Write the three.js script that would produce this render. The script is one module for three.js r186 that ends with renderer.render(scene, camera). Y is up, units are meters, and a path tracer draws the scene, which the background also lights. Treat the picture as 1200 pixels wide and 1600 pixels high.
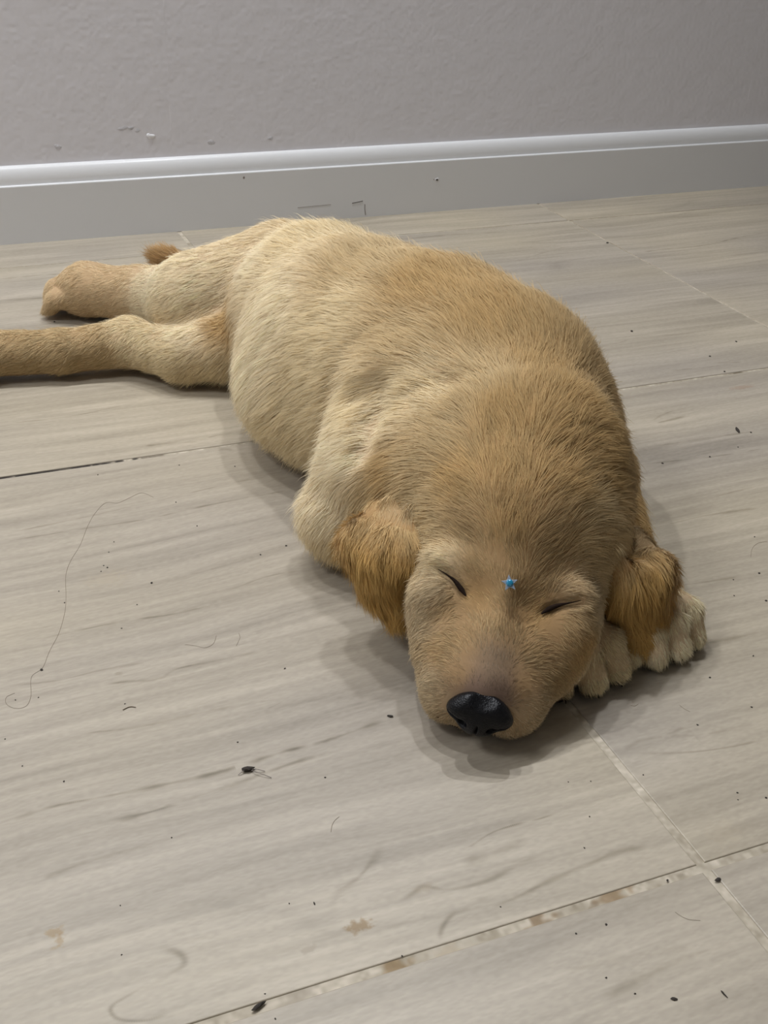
import * as THREE from 'three';
import { mergeGeometries } from 'three/addons/utils/BufferGeometryUtils.js';
import { RectAreaLightUniformsLib } from 'three/addons/lights/RectAreaLightUniformsLib.js';
import { RoundedBoxGeometry } from 'three/addons/geometries/RoundedBoxGeometry.js';

// ---------------------------------------------------------------- camera, lights, exposure
const scene = new THREE.Scene();
scene.background = new THREE.Color(0x000000);
const FOCAL = 1792.5;                                        // pixels of the 1200 x 1600 frame
const camera = new THREE.PerspectiveCamera(2 * Math.atan(800 / FOCAL) * 180 / Math.PI, 1200 / 1600, 0.02, 20);
camera.rotation.order = 'YXZ';
camera.rotation.set(-0.52051, -0.39897, 0.03716);
camera.position.set(-0.35593, 0.49273, 0.35801);
camera.updateMatrixWorld(true);
const renderer = new THREE.WebGLRenderer({ antialias: true });
renderer.toneMapping = THREE.LinearToneMapping;
renderer.toneMappingExposure = 0.95;
renderer.shadowMap.enabled = true;
RectAreaLightUniformsLib.init();
const CEILING = 2.5;
const LAMP_CANDELA = [5.3, 5.3, 5.3], LAMP_COLOR = new THREE.Color().setRGB(0.93, 0.955, 1.0);
const LAMPS = [[-0.80, -1.1], [-0.19, -1.1], [0.42, -1.1]], LAMP_AIM = [-0.40, 0, -0.45], LAMP_Y = 2.36;   // three spots on a ceiling track above the wall
const PANEL = [-1.95, -0.15, 0.6, 29];                       // a square light panel in the ceiling to the left: x, z, side, nits
const FUR = 470000;                                          // strands on the body

// ---------------------------------------------------------------- small helpers
function rng(seed) { let s = seed >>> 0; return () => { s = (s + 0x6D2B79F5) | 0; let t = Math.imul(s ^ (s >>> 15), 1 | s); t = (t + Math.imul(t ^ (t >>> 7), 61 | t)) ^ t; return ((t ^ (t >>> 14)) >>> 0) / 4294967296; }; }
function hash3(x, y, z) { let h = Math.imul(x | 0, 374761393) ^ Math.imul(y | 0, 668265263) ^ Math.imul(z | 0, 2147483647 ^ 0x5bd1e995); h = Math.imul(h ^ (h >>> 13), 1274126177); h ^= h >>> 16; return (h >>> 0) / 4294967296; }
const fade = t => t * t * (3 - 2 * t);
function noise2(x, y, s = 0) {
  const xi = Math.floor(x), yi = Math.floor(y), u = fade(x - xi), v = fade(y - yi);
  const a = hash3(xi, yi, s), b = hash3(xi + 1, yi, s), c = hash3(xi, yi + 1, s), d = hash3(xi + 1, yi + 1, s);
  return (a + (b - a) * u + (c - a) * v + (a - b - c + d) * u * v) * 2 - 1;
}
function noise3(x, y, z, s = 0) {
  const zi = Math.floor(z), w = fade(z - zi);
  const a = noise2(x, y, zi * 57 + s), b = noise2(x, y, zi * 57 + 57 + s);
  return a + (b - a) * w;
}
const clamp = (x, a, b) => Math.min(b, Math.max(a, x));
const lerp = (a, b, t) => a + (b - a) * t;
const smooth = (a, b, x) => { const t = clamp((x - a) / (b - a), 0, 1); return t * t * (3 - 2 * t); };
const V = (x, y, z) => new THREE.Vector3(x, y, z);
const camX = new THREE.Vector3(), camY = new THREE.Vector3(), camZ = new THREE.Vector3();
camera.matrixWorld.extractBasis(camX, camY, camZ);
const EYE = camera.position.clone();
function pixelRay(px, py) { return camX.clone().multiplyScalar(px - 600).addScaledVector(camY, 800 - py).addScaledVector(camZ, -FOCAL).normalize(); }
function onFloor(px, py, y = 0) { const d = pixelRay(px, py); return EYE.clone().addScaledVector(d, (y - EYE.y) / d.y); }
function onPlaneZ(px, py, z) { const d = pixelRay(px, py); return EYE.clone().addScaledVector(d, (z - EYE.z) / d.z); }

const taken = {};
function numbered(name) { const n = taken[name] = (taken[name] ?? -1) + 1; return n ? `${name}_${String(n).padStart(3, '0')}` : name; }
function tag(o, label, category, group, kind) {
  if (label) o.userData.label = label;
  if (category) o.userData.category = category;
  if (group) o.userData.group = group;
  if (kind) o.userData.kind = kind;
  return o;
}
function mesh(name, geometry, material, parent = scene) {
  const m = new THREE.Mesh(geometry, material);
  m.name = parent === scene ? numbered(name) : name;
  m.castShadow = m.receiveShadow = true;
  parent.add(m);
  return m;
}
function group(name, parent = scene) { const g = new THREE.Group(); g.name = parent === scene ? numbered(name) : name; parent.add(g); return g; }
function box(x0, x1, y0, y1, z0, z1) { const g = new THREE.BoxGeometry(x1 - x0, y1 - y0, z1 - z0); g.translate((x0 + x1) / 2, (y0 + y1) / 2, (z0 + z1) / 2); return g; }
function texture(w, h, fill, srgb = true) {
  const data = new Uint8Array(w * h * 4);
  fill(data, w, h);
  const t = new THREE.DataTexture(data, w, h, THREE.RGBAFormat);
  t.magFilter = THREE.LinearFilter; t.minFilter = THREE.LinearFilter;
  t.wrapS = t.wrapT = THREE.RepeatWrapping;
  if (srgb) t.colorSpace = THREE.SRGBColorSpace;
  t.needsUpdate = true;
  return t;
}

// ---------------------------------------------------------------- room shell
const WALL_Z = -1.3193, X0 = -2.6, X1 = 2.8, Z1 = 3.2;
const wallBump = texture(1024, 1024, (d, w, h) => {
  for (let j = 0; j < h; j++) for (let i = 0; i < w; i++) {
    const p = 64, q = 16;                                    // wraps: 1 m of roller stipple
    const a = noise2((i / w * 200), (j / h * 200), 3), b = noise2(i / w * 60, j / h * 60, 4), c = noise2(i / w * 12, j / h * 12, 5);
    const v = 128 + 34 * a + 40 * b + 30 * c, k = (j * w + i) * 4;
    d[k] = d[k + 1] = d[k + 2] = clamp(v, 0, 255); d[k + 3] = 255;
  }
}, false);
const wallPaint = new THREE.MeshStandardMaterial({ color: new THREE.Color().setRGB(0.71, 0.69, 0.71), roughness: 0.55, bumpMap: wallBump, bumpScale: 0.0007 });
const roomPaint = new THREE.MeshStandardMaterial({ color: new THREE.Color().setRGB(0.72, 0.72, 0.72), roughness: 0.7 });
const ceilingPaint = new THREE.MeshStandardMaterial({ color: new THREE.Color().setRGB(0.75, 0.75, 0.74), roughness: 0.8 });
function structure(name, geometry, material, label) { const m = mesh(name, geometry, material); tag(m, label, null, null, 'structure'); return m; }
function metreUV(g, ax, ay) { const p = g.attributes.position, uv = g.attributes.uv; for (let i = 0; i < p.count; i++) uv.setXY(i, p.getComponent(i, ax), p.getComponent(i, ay)); return g; }
const wallBack = group('wall_back'); tag(wallBack, 'plain pale grey painted wall behind the sleeping puppy', null, null, 'structure');
mesh('paint', metreUV(box(X0 - 0.1, X1 + 0.1, -0.05, CEILING + 0.1, WALL_Z - 0.1, WALL_Z), 0, 1), wallPaint, wallBack);
structure('wall_left', box(X0 - 0.1, X0, -0.05, CEILING + 0.1, WALL_Z, Z1), roomPaint, 'plain painted side wall of the room');
structure('wall_right', box(X1, X1 + 0.1, -0.05, CEILING + 0.1, WALL_Z, Z1), roomPaint, 'plain painted side wall across the room');
structure('wall_front', box(X0 - 0.1, X1 + 0.1, -0.05, CEILING + 0.1, Z1, Z1 + 0.1), roomPaint, 'plain painted wall facing the skirting board');
structure('ceiling', box(X0 - 0.1, X1 + 0.1, CEILING, CEILING + 0.1, WALL_Z - 0.1, Z1 + 0.1), ceilingPaint, 'flat white ceiling over the tiled floor');

// skirting board: flat face, thin ledge, quarter-round top
const boardPaint = new THREE.MeshStandardMaterial({ color: new THREE.Color().setRGB(0.70, 0.70, 0.70), roughness: 0.2 });
const baseboard = group('baseboard_back'); tag(baseboard, 'white painted skirting board with a rounded moulded top edge', null, null, 'structure');
{
  const s = new THREE.Shape(), T = 0.016, H1 = 0.0805, R = 0.0022;
  s.moveTo(0, 0); s.lineTo(T, 0); s.lineTo(T, H1 - R);
  for (let k = 1; k <= 6; k++) { const a = k / 6 * Math.PI / 2; s.lineTo(T - R + R * Math.cos(a), H1 - R + R * Math.sin(a)); }
  s.lineTo(T - 0.0042, H1); s.lineTo(T - 0.0044, H1 + 0.004);
  for (let k = 1; k <= 14; k++) { const a = k / 14 * Math.PI / 2; s.lineTo((T - 0.0044) * Math.cos(a) * 0.9 + 0.1 * (T - 0.0044) * (1 - k / 14), H1 + 0.004 + 0.020 * Math.sin(a)); }
  s.lineTo(0, H1 + 0.024); s.lineTo(0, 0);
  const g = new THREE.ExtrudeGeometry(s, { depth: X1 - X0, bevelEnabled: false, curveSegments: 4 });
  g.rotateY(Math.PI / 2); g.translate(X0, 0, 0);            // shape x -> -z, extrusion z -> x
  g.scale(1, 1, -1);
  const idx = g.index; if (!idx) { const p = g.attributes.position; for (let i = 0; i < p.count; i += 3) { for (const at of ['position', 'normal', 'uv']) { const a = g.attributes[at], n = a.itemSize; for (let c = 0; c < n; c++) { const t = a.getComponent(i + 1, c); a.setComponent(i + 1, c, a.getComponent(i + 2, c)); a.setComponent(i + 2, c, t); } } } }
  g.deleteAttribute('normal'); g.computeVertexNormals();
  g.translate(0, 0, WALL_Z);
  mesh('board', g, boardPaint, baseboard);
}
const BOARD_Z = WALL_Z + 0.016;
const dirtMat = new THREE.MeshStandardMaterial({ color: new THREE.Color().setRGB(0.05, 0.042, 0.035), roughness: 0.9 });
const scuffMat = new THREE.MeshStandardMaterial({ color: new THREE.Color().setRGB(0.22, 0.19, 0.17), roughness: 0.9 });
const lumpMat = new THREE.MeshStandardMaterial({ color: new THREE.Color().setRGB(0.78, 0.77, 0.78), roughness: 0.45 });
function blob(r, seed, sx = 1, sy = 1, sz = 1) {
  const g = new THREE.IcosahedronGeometry(r, 1), p = g.attributes.position;
  for (let i = 0; i < p.count; i++) { const v = V(p.getX(i), p.getY(i), p.getZ(i)), k = 1 + 0.45 * noise3(v.x / r * 1.3 + seed * 7.1, v.y / r * 1.3, v.z / r * 1.3, seed); p.setXYZ(i, v.x * k * sx, v.y * k * sy, v.z * k * sz); }
  g.computeVertexNormals();
  return g;
}
function tube(points, r, seg = 24, sides = 4) { return new THREE.TubeGeometry(new THREE.CatmullRomCurve3(points), seg, r, sides); }
{ // chips and scratches on the board, lumps in the wall paint
  let p = onPlaneZ(682, 280.5, BOARD_Z); const chip = mesh('paint_chip', blob(0.0034, 3, 1, 0.8, 0.12), lumpMat, baseboard); chip.position.copy(p);
  p = onPlaneZ(683, 281, BOARD_Z + 0.0006); mesh('nail_hole', blob(0.0014, 4, 1.3, 0.9, 0.25), dirtMat, baseboard).position.copy(p);
  p = onPlaneZ(678, 280.5, BOARD_Z); mesh('nail_hole', blob(0.001, 9, 0.8, 1.3, 0.2), scuffMat, baseboard).position.copy(p);
  p = onPlaneZ(381, 277.5, BOARD_Z); mesh('paint_chip', blob(0.0016, 5, 0.8, 1.2, 0.2), scuffMat, baseboard).position.copy(p);
  const line = (pts, r, m) => mesh('scratch', tube(pts.map(q => onPlaneZ(q[0], q[1], BOARD_Z)), r, 10), m, baseboard);
  line([[550, 317.5], [558, 316], [567, 314]], 0.0005, dirtMat);
  line([[570, 319], [570, 327], [571, 336]], 0.0006, scuffMat);
  line([[465, 324.5], [495, 321.5], [517, 319.5]], 0.0003, scuffMat);
  p = onPlaneZ(237, 212.5, WALL_Z); mesh('paint_lump', blob(0.0036, 6, 1.5, 0.9, 0.35), lumpMat, wallBack).position.copy(p);
  p = onPlaneZ(232, 211.5, WALL_Z); mesh('paint_lump', blob(0.0026, 7, 1.2, 0.9, 0.4), lumpMat, wallBack).position.copy(p);
  for (const [x, y, r] of [[90, 229, 0.004], [330, 222, 0.004], [422, 216, 0.0035], [205, 200, 0.0035], [195, 199, 0.003], [190, 201, 0.003], [215, 203, 0.003]]) { p = onPlaneZ(x, y, WALL_Z); mesh('paint_lump', blob(r, x, 1.4, 0.8, 0.12), wallPaint, wallBack).position.copy(p); }
}

// ---------------------------------------------------------------- tiled floor
// veins printed on the tiles: traced polylines, [width in mm, strength, points]
const VEINS = [
  [1.6, 0.5, [[0, 663], [112, 650], [175, 637], [225, 627], [333, 619]]],
  [1.6, 0.5, [[0, 835], [104, 814], [167, 800], [267, 777], [375, 752], [417, 745], [470, 735]]],
  [1.8, 0.65, [[0, 847], [125, 827], [233, 810], [317, 791], [417, 772], [500, 758]]],
  [1.8, 0.45, [[40, 1003], [104, 989], [196, 970], [267, 960], [375, 935], [492, 910]]],
  [2.2, 0.55, [[125, 1077], [187, 1066], [250, 1060], [271, 1047], [333, 1033], [417, 1016], [467, 1008]]],
  [2.2, 0.45, [[0, 1072], [83, 1064], [167, 1045], [250, 1031], [317, 1012], [420, 990], [560, 960]]],
  [2.6, 0.75, [[0, 1287], [75, 1262], [150, 1247], [235, 1230], [320, 1212], [380, 1195], [440, 1175], [500, 1160], [595, 1127], [650, 1108]]],
  [3.2, 0.55, [[165, 1285], [240, 1267], [320, 1240], [380, 1220], [415, 1207], [480, 1185], [535, 1170]]],
  [2.6, 0.5, [[240, 1480], [280, 1490], [287, 1505], [240, 1535], [200, 1555], [172, 1575], [180, 1590], [220, 1595], [250, 1587], [275, 1567]]],
  [5, 0.35, [[600, 1320], [565, 1365], [525, 1400], [515, 1425]]],
  [1.8, 0.7, [[722, 1332], [745, 1315], [770, 1300], [810, 1287], [840, 1280], [870, 1270]]],
  [5, 0.4, [[725, 1347], [765, 1335], [800, 1322], [820, 1310]]],
  [2.6, 0.55, [[620, 1410], [645, 1395], [660, 1385], [695, 1390], [730, 1385], [770, 1372], [810, 1350], [850, 1335]]],
  [3.5, 0.5, [[685, 1470], [690, 1450], [705, 1430], [725, 1420], [760, 1400]]],
  [2.6, 0.45, [[765, 1420], [810, 1400], [860, 1375], [920, 1350], [970, 1330], [1040, 1320]]],
  [2, 0.5, [[990, 1177], [1030, 1177], [1080, 1175], [1140, 1167], [1195, 1155]]],
  [2.5, 0.4, [[970, 1175], [1000, 1157], [1050, 1150], [1100, 1148], [1190, 1125]]],
  [2.5, 0.4, [[1040, 1150], [1070, 1138], [1095, 1160]]],
  [2.2, 0.6, [[1018, 658], [1035, 648], [1055, 641], [1075, 637]]], [2.4, 0.55, [[1025, 661], [1048, 656], [1070, 650]]],
  [1.5, 0.5, [[1011, 725], [1062, 719], [1109, 714], [1156, 707], [1197, 700]]],
  [2.4, 0.5, [[1018, 698], [1069, 690], [1136, 680], [1197, 671]]],
  [2, 0.5, [[1048, 580], [1089, 575], [1120, 572]]], [2, 0.5, [[1119, 567], [1156, 566]]],
  [2, 0.45, [[1116, 776], [1156, 766], [1197, 756]]], [2.4, 0.4, [[1040, 820], [1100, 806], [1197, 792]]],
  [2, 0.4, [[1060, 915], [1130, 905], [1197, 893]]], [3, 0.3, [[1060, 1010], [1130, 1000], [1197, 985]]],
  [1.6, 0.4, [[913, 547], [960, 537], [1000, 527], [1067, 522], [1100, 517]]],
  [2.4, 0.55, [[983, 397], [1033, 390], [1100, 383], [1150, 372], [1197, 363]]],
  [3, 0.35, [[800, 410], [867, 390], [933, 377]]], [3, -0.5, [[857, 457], [940, 447], [1033, 437]]],
  [3, 0.4, [[640, 372], [720, 366], [800, 362]]], [4, 0.4, [[0, 470], [60, 466], [150, 458]]],
  [3, 0.45, [[0, 436], [60, 430], [100, 428]]], [3, 0.4, [[20, 520], [100, 510], [200, 500]]],
  [4, -0.4, [[0, 655], [90, 645], [200, 630], [330, 610]]], [5, -0.4, [[20, 868], [170, 838], [330, 805], [480, 775]]],
  [4, -0.35, [[80, 1055], [250, 1020], [420, 985], [560, 955]]], [6, -0.3, [[380, 1330], [480, 1300], [600, 1265]]],
  [2, 0.35, [[0, 1170], [100, 1150], [220, 1135], [330, 1110], [452, 1089]]], [2, 0.4, [[415, 1108], [433, 1100], [452, 1089]]],
  [2.5, 0.3, [[60, 1375], [140, 1345], [240, 1318]]], [3, 0.4, [[225, 697], [260, 693], [310, 690]]], [1.6, 0.6, [[323, 684], [340, 680], [365, 676]]],
  [4, 0.3, [[340, 704], [350, 702], [362, 703]]], [1.6, 0.45, [[350, 925], [420, 900], [480, 890]]],
  [5, 0.3, [[870, 1520], [960, 1500], [1080, 1480]]], [4, 0.3, [[940, 1560], [1060, 1500], [1120, 1480]]],
];
const STAINS = [ // dried smears lying on the tiles: pixel, half sizes in mm, colour, strength
  [559, 1448, 7, 3.2, [118, 88, 45], 0.55], [86, 1456, 4, 3, [140, 112, 70], 0.5], [93, 1468, 2, 4, [140, 112, 70], 0.45], [84, 1481, 3, 1.2, [150, 125, 85], 0.35],
  [1160, 605, 14, 4, [150, 122, 100], 0.4], [1130, 1300, 10, 8, [172, 158, 135], 0.25], [480, 1483, 4, 2.2, [140, 128, 108], 0.4], [185, 1052, 3, 2, [120, 110, 90], 0.3],
  [170, 905, 14, 10, [165, 150, 125], 0.28], [665, 1388, 5, 3, [150, 135, 112], 0.3],
].map(([x, y, ...r]) => [onFloor(x, y), ...r]);
const VEINS3 = VEINS.map(([w, s, pts]) => {
  const c = new THREE.CatmullRomCurve3(pts.map(q => onFloor(q[0], q[1])));
  return [w * 0.8 / 1000, s, c.getSpacedPoints(Math.max(20, Math.ceil(c.getLength() / 0.0012)))];
});
const TILE = 0.6;
// joints: x = 0.6 i, z = -0.6 j; half widths in metres as the photograph shows them
function tileTextures(x0, z0, seed, W, H, detailed) {
  const vein = new Float32Array(W * H);
  if (detailed) for (const [w, s, pts] of VEINS3) {
    pts.forEach((p, n) => {
      if (p.x < x0 - 0.01 || p.x > x0 + TILE + 0.01 || p.z < z0 - 0.01 || p.z > z0 + TILE + 0.01) return;
      const t = n / pts.length, k = s * smooth(0, 0.12, t) * smooth(1, 0.8, t) * (0.55 + 0.6 * noise2(p.x * 90, p.z * 90, seed)), rw = w * (0.75 + 0.5 * noise2(p.x * 60, p.z * 60, seed + 5));
      const cx = (p.x - x0) / TILE * W, cz = (p.z - z0) / TILE * H, rx = rw * 2 / TILE * W, rz = rw * 2 / TILE * H;
      for (let j = Math.max(0, Math.floor(cz - rz)); j <= Math.min(H - 1, cz + rz); j++) for (let i = Math.max(0, Math.floor(cx - rx)); i <= Math.min(W - 1, cx + rx); i++) {
        const dx = (i - cx) / rx, dz = (j - cz) / rz, q = Math.exp(-(dx * dx + dz * dz) * 5) * k, a = j * W + i;
        vein[a] = k > 0 ? Math.max(vein[a], q) : Math.min(vein[a], q);
      }
    });
  }
  return texture(W, H, d => {
    for (let j = 0; j < H; j++) for (let i = 0; i < W; i++) {
      const x = x0 + (i + 0.5) / W * TILE, z = z0 + (j + 0.5) / H * TILE;
      const warp = 0.012 * noise2(x * 3, z * 5, seed + 1) + 0.004 * noise2(x * 9, z * 20, seed + 2), zz = z + warp + x * 0.02;
      const a = noise2(x * 2.2, zz * 16, seed + 3), b = noise2(x * 5, zz * 55, seed + 4), c = noise2(x * 9, zz * 170, seed + 6), e = noise2(x * 22, zz * 480, seed + 7), m = noise2(x * 7, z * 9, seed + 8);
      let line = noise2(x * 3, zz * 30, seed + 9); line = Math.pow(1 - Math.min(1, Math.abs(line) * 5), 3) * smooth(0, 0.6, noise2(x * 4, z * 18, seed + 10) + 0.1);
      const f = noise2(x * 300, zz * 900, seed + 11), v = vein[j * W + i];
      let l = 0.03 * a + 0.045 * b + 0.045 * c + 0.03 * e + 0.025 * m + 0.03 * f - 0.07 * line - 0.42 * Math.max(v, 0) - 0.15 * Math.min(v, 0);
      const warm = 0.5 * a + 0.6 * m + 1.5 * Math.max(v, 0);
      let r = 164 * (1 + l) + 1.0 * warm, g = 154 * (1 + l * 1.03), bl = 137 * (1 + l * 1.1) - 4 * warm;
      if (detailed) for (const [p, sx, sz, col, s] of STAINS) {
        const dx = (x - p.x) * 1000 / sx, dz = (z - p.z) * 1000 / sz, q = dx * dx + dz * dz;
        if (q < 4) { const t = s * smooth(1.5, 0.4, Math.sqrt(q) + 0.55 * noise2(x * 420, z * 420, 77) + 0.3 * noise2(x * 1100, z * 1100, 78)); r = lerp(r, col[0], t); g = lerp(g, col[1], t); bl = lerp(bl, col[2], t); }
      }
      const k = (j * W + i) * 4; d[k] = clamp(r, 0, 255); d[k + 1] = clamp(g, 0, 255); d[k + 2] = clamp(bl, 0, 255); d[k + 3] = 255;
    }
  });
}
const tileBump = texture(512, 512, (d, w, h) => { for (let j = 0; j < h; j++) for (let i = 0; i < w; i++) { const v = 128 + 50 * noise2(i / w * 12, j / h * 70, 31) + 40 * noise2(i / w * 30, j / h * 240, 32), k = (j * w + i) * 4; d[k] = d[k + 1] = d[k + 2] = clamp(v, 0, 255); d[k + 3] = 255; } }, false);
const floor = group('floor'); tag(floor, 'pale wood-look ceramic floor tiles with cream grout joints', null, null, 'structure');
{
  const TH = 0.009, B = 0.0008;
  const spare = [];
  const spareMat = [];
  for (let i = -5; i <= 4; i++) for (let j = -6; j <= 3; j++) {
    // tile spans x in [0.6 i, 0.6 (i+1)], z in [-0.6 j, -0.6 (j-1)]
    let xa = Math.max(X0, i * TILE), xb = Math.min(X1, (i + 1) * TILE), za = Math.max(WALL_Z + 0.004, -TILE * j), zb = Math.min(Z1, -TILE * (j - 1));
    if (xb - xa < 0.02 || zb - za < 0.02) continue;
    const gx = k => k === 0 ? 0.0028 : 0.0018, gz = k => k === 0 ? 0.003 : k === 1 ? 0.0021 : 0.0016;
    xa += gx(i); xb -= gx(i + 1); za += gz(j); zb -= gz(j - 1);
    const inView = (i >= -2 && i <= 1 && j >= 0 && j <= 3), near = inView && j <= 2 && i >= -1 && i <= 0;
    let map;
    if (inView) map = tileTextures(i * TILE, -TILE * j, (i + 5) * 13 + (j + 5) * 71, near ? 1024 : 640, near ? 2048 : 1024, true);
    else { const n = ((i + 8) * 2 + j + 9) % 3; map = spare[n] ??= tileTextures(0, 0, 400 + n * 19, 512, 512, false); }
    const w = xb - xa, l = zb - za, s = new THREE.Shape();
    s.moveTo(-w / 2 + B, -l / 2 + B); s.lineTo(w / 2 - B, -l / 2 + B); s.lineTo(w / 2 - B, l / 2 - B); s.lineTo(-w / 2 + B, l / 2 - B); s.closePath();
    const g = new THREE.ExtrudeGeometry(s, { depth: TH - 2 * B, bevelEnabled: true, bevelThickness: B, bevelSize: B, bevelSegments: 3 });
    g.rotateX(-Math.PI / 2); g.translate((xa + xb) / 2, -TH + B, (za + zb) / 2);
    const p = g.attributes.position, uv = g.attributes.uv;
    for (let n = 0; n < p.count; n++) uv.setXY(n, (p.getX(n) - i * TILE) / TILE, (p.getZ(n) + TILE * j) / TILE);
    mesh('tile', g, spareMat[map.id] ??= new THREE.MeshStandardMaterial({ map, roughness: 0.45, bumpMap: tileBump, bumpScale: 0.0002 }), floor);
  }
  const spots = [[622, 1513, 9, [125, 98, 62]], [842, 1443, 9, [112, 88, 60]], [962, 1404, 11, [130, 104, 72]], [930, 1420, 4, [120, 105, 85]], [705, 1488, 6, [150, 130, 100]], [470, 1560, 12, [160, 150, 135]], [700, 1484, 20, [185, 176, 160]], [1150, 582, 8, [80, 68, 50]], [1030, 598, 4, [150, 140, 120]], [0, 747, 40, [42, 36, 30]], [40, 741, 40, [42, 36, 30]], [90, 735, 40, [42, 36, 30]], [130, 729, 30, [42, 36, 30]], [210, 718, 5, [50, 44, 38]], [240, 714, 16, [90, 80, 68]], [1010, 333, 30, [85, 78, 66]], [1060, 329, 25, [95, 88, 75]], [950, 380, 4, [60, 54, 44]], [888, 344, 4, [80, 70, 60]]].map(([x, y, r, c]) => [onFloor(x, y, -0.0015), r / 1000, c]);
  const GX = -1.2, GZ = -1.32, GS = 1.8, N = 2048;
  const groutMap = texture(N, N, d => {
    for (let j = 0; j < N; j++) for (let i = 0; i < N; i++) {
      const x = GX + (i + 0.5) / N * GS, z = GZ + (j + 0.5) / N * GS, k = (j * N + i) * 4;
      const ux = Math.abs(x / TILE - Math.round(x / TILE)) * TILE, uz = Math.abs(z / TILE - Math.round(z / TILE)) * TILE;
      let r = 170, g = 160, b = 142;
      if (ux < 0.008 || uz < 0.008) {
        const n = noise2(x * 120, z * 120, 51) * 0.09 + noise2(x * 420, z * 420, 52) * 0.09 + noise2(x * 30, z * 30, 53) * 0.06;
        r *= 1 + n; g *= 1 + n * 1.05; b *= 1 + n * 1.2;
        for (const [p, rad, c] of spots) { const q = Math.hypot(x - p.x, z - p.z) / rad; if (q < 1.6) { const t = (c[0] < 60 ? 0.85 : 0.55) * smooth(1.25, 0.4, q + 0.7 * noise2(x * 250, z * 250, 54)); r = lerp(r, c[0], t); g = lerp(g, c[1], t); b = lerp(b, c[2], t); } }
      }
      d[k] = clamp(r, 0, 255); d[k + 1] = clamp(g, 0, 255); d[k + 2] = clamp(b, 0, 255); d[k + 3] = 255;
    }
  });
  const gg = box(X0 - 0.1, X1 + 0.1, -0.06, -0.0008, WALL_Z - 0.1, Z1 + 0.1), p = gg.attributes.position, uv = gg.attributes.uv;
  for (let n = 0; n < p.count; n++) uv.setXY(n, (p.getX(n) - GX) / GS, (p.getZ(n) - GZ) / GS);
  mesh('grout', gg, new THREE.MeshStandardMaterial({ map: groutMap, roughness: 0.9 }), floor);
}

// ---------------------------------------------------------------- ceiling track with three spot lamps (above the frame)
const lampGlow = new THREE.MeshStandardMaterial({ color: 0xffffff, emissive: LAMP_COLOR, emissiveIntensity: 6, roughness: 0.5 });
const lampRim = new THREE.MeshStandardMaterial({ color: 0xe8e8e6, roughness: 0.4 });
tag(mesh('lamp_track', new RoundedBoxGeometry(1.7, 0.022, 0.034, 3, 0.004).translate(-0.19, CEILING - 0.011, -1.1), lampRim), 'white metal lighting track fixed along the ceiling', 'lamp track');
for (const [n, [x, z]] of LAMPS.entries()) {
  const g = group('track_spotlight'); g.position.set(x, LAMP_Y, z);
  tag(g, ['white track spotlight at the end of the ceiling track', 'white track spotlight in the middle of the ceiling track', 'white track spotlight at the far end of the ceiling track'][n], 'spotlight', 'spotlights on the ceiling track');
  const aim = V(LAMP_AIM[0] - x, LAMP_AIM[1] - LAMP_Y, LAMP_AIM[2] - z).normalize(), turn = new THREE.Quaternion().setFromUnitVectors(V(0, -1, 0), aim);
  const can = new THREE.LatheGeometry([[0.0, 0.075], [0.03, 0.075], [0.038, 0.065], [0.042, -0.02], [0.042, -0.03], [0.039, -0.03], [0.037, 0.0], [0.0, 0.0]].map(q => new THREE.Vector2(...q)), 32);
  mesh('housing', can, lampRim, g).quaternion.copy(turn);
  const stem = new THREE.CylinderGeometry(0.006, 0.006, CEILING - 0.02 - LAMP_Y - 0.05, 12); stem.translate(0, (CEILING - 0.02 - LAMP_Y + 0.05) / 2, 0); mesh('stem', stem, lampRim, g);
  const disc = new THREE.SphereGeometry(0.030, 24, 12); disc.scale(1, 0.5, 1); disc.translate(0, -0.018, 0);
  mesh('lamp_bulb', disc, lampGlow, g).quaternion.copy(turn);
  const l = new THREE.SpotLight(LAMP_COLOR, LAMP_CANDELA[n], 0, 1.02, 1, 2);
  l.position.copy(aim).multiplyScalar(0.036); l.target.position.copy(aim).multiplyScalar(2); l.castShadow = true; l.shadow.radius = 1.3; l.shadow.mapSize.set(2048, 2048);
  g.add(l, l.target);
}

{
  const [x, z, side, nits] = PANEL, g = group('light_panel'); g.position.set(x, CEILING, z); tag(g, 'square white light panel set in the ceiling', 'ceiling light');
  const f = new THREE.Shape(), h = side / 2 + 0.015; f.moveTo(-h, -h); f.lineTo(h, -h); f.lineTo(h, h); f.lineTo(-h, h); f.closePath();
  const hole = new THREE.Path(), k = side / 2; hole.moveTo(-k, -k); hole.lineTo(-k, k); hole.lineTo(k, k); hole.lineTo(k, -k); hole.closePath(); f.holes.push(hole);
  mesh('frame', new THREE.ExtrudeGeometry(f, { depth: 0.012, bevelEnabled: false }).rotateX(Math.PI / 2), lampRim, g);
  mesh('lamp_diffuser', new THREE.BoxGeometry(side, 0.004, side).translate(0, -0.004, 0), new THREE.MeshStandardMaterial({ color: 0xffffff, emissive: LAMP_COLOR, emissiveIntensity: 2, roughness: 0.6 }), g);
  const l = new THREE.RectAreaLight(LAMP_COLOR, nits, side, side); l.position.set(0, -0.014, 0); l.rotation.set(-Math.PI / 2, 0, 0); g.add(l);
}

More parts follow.
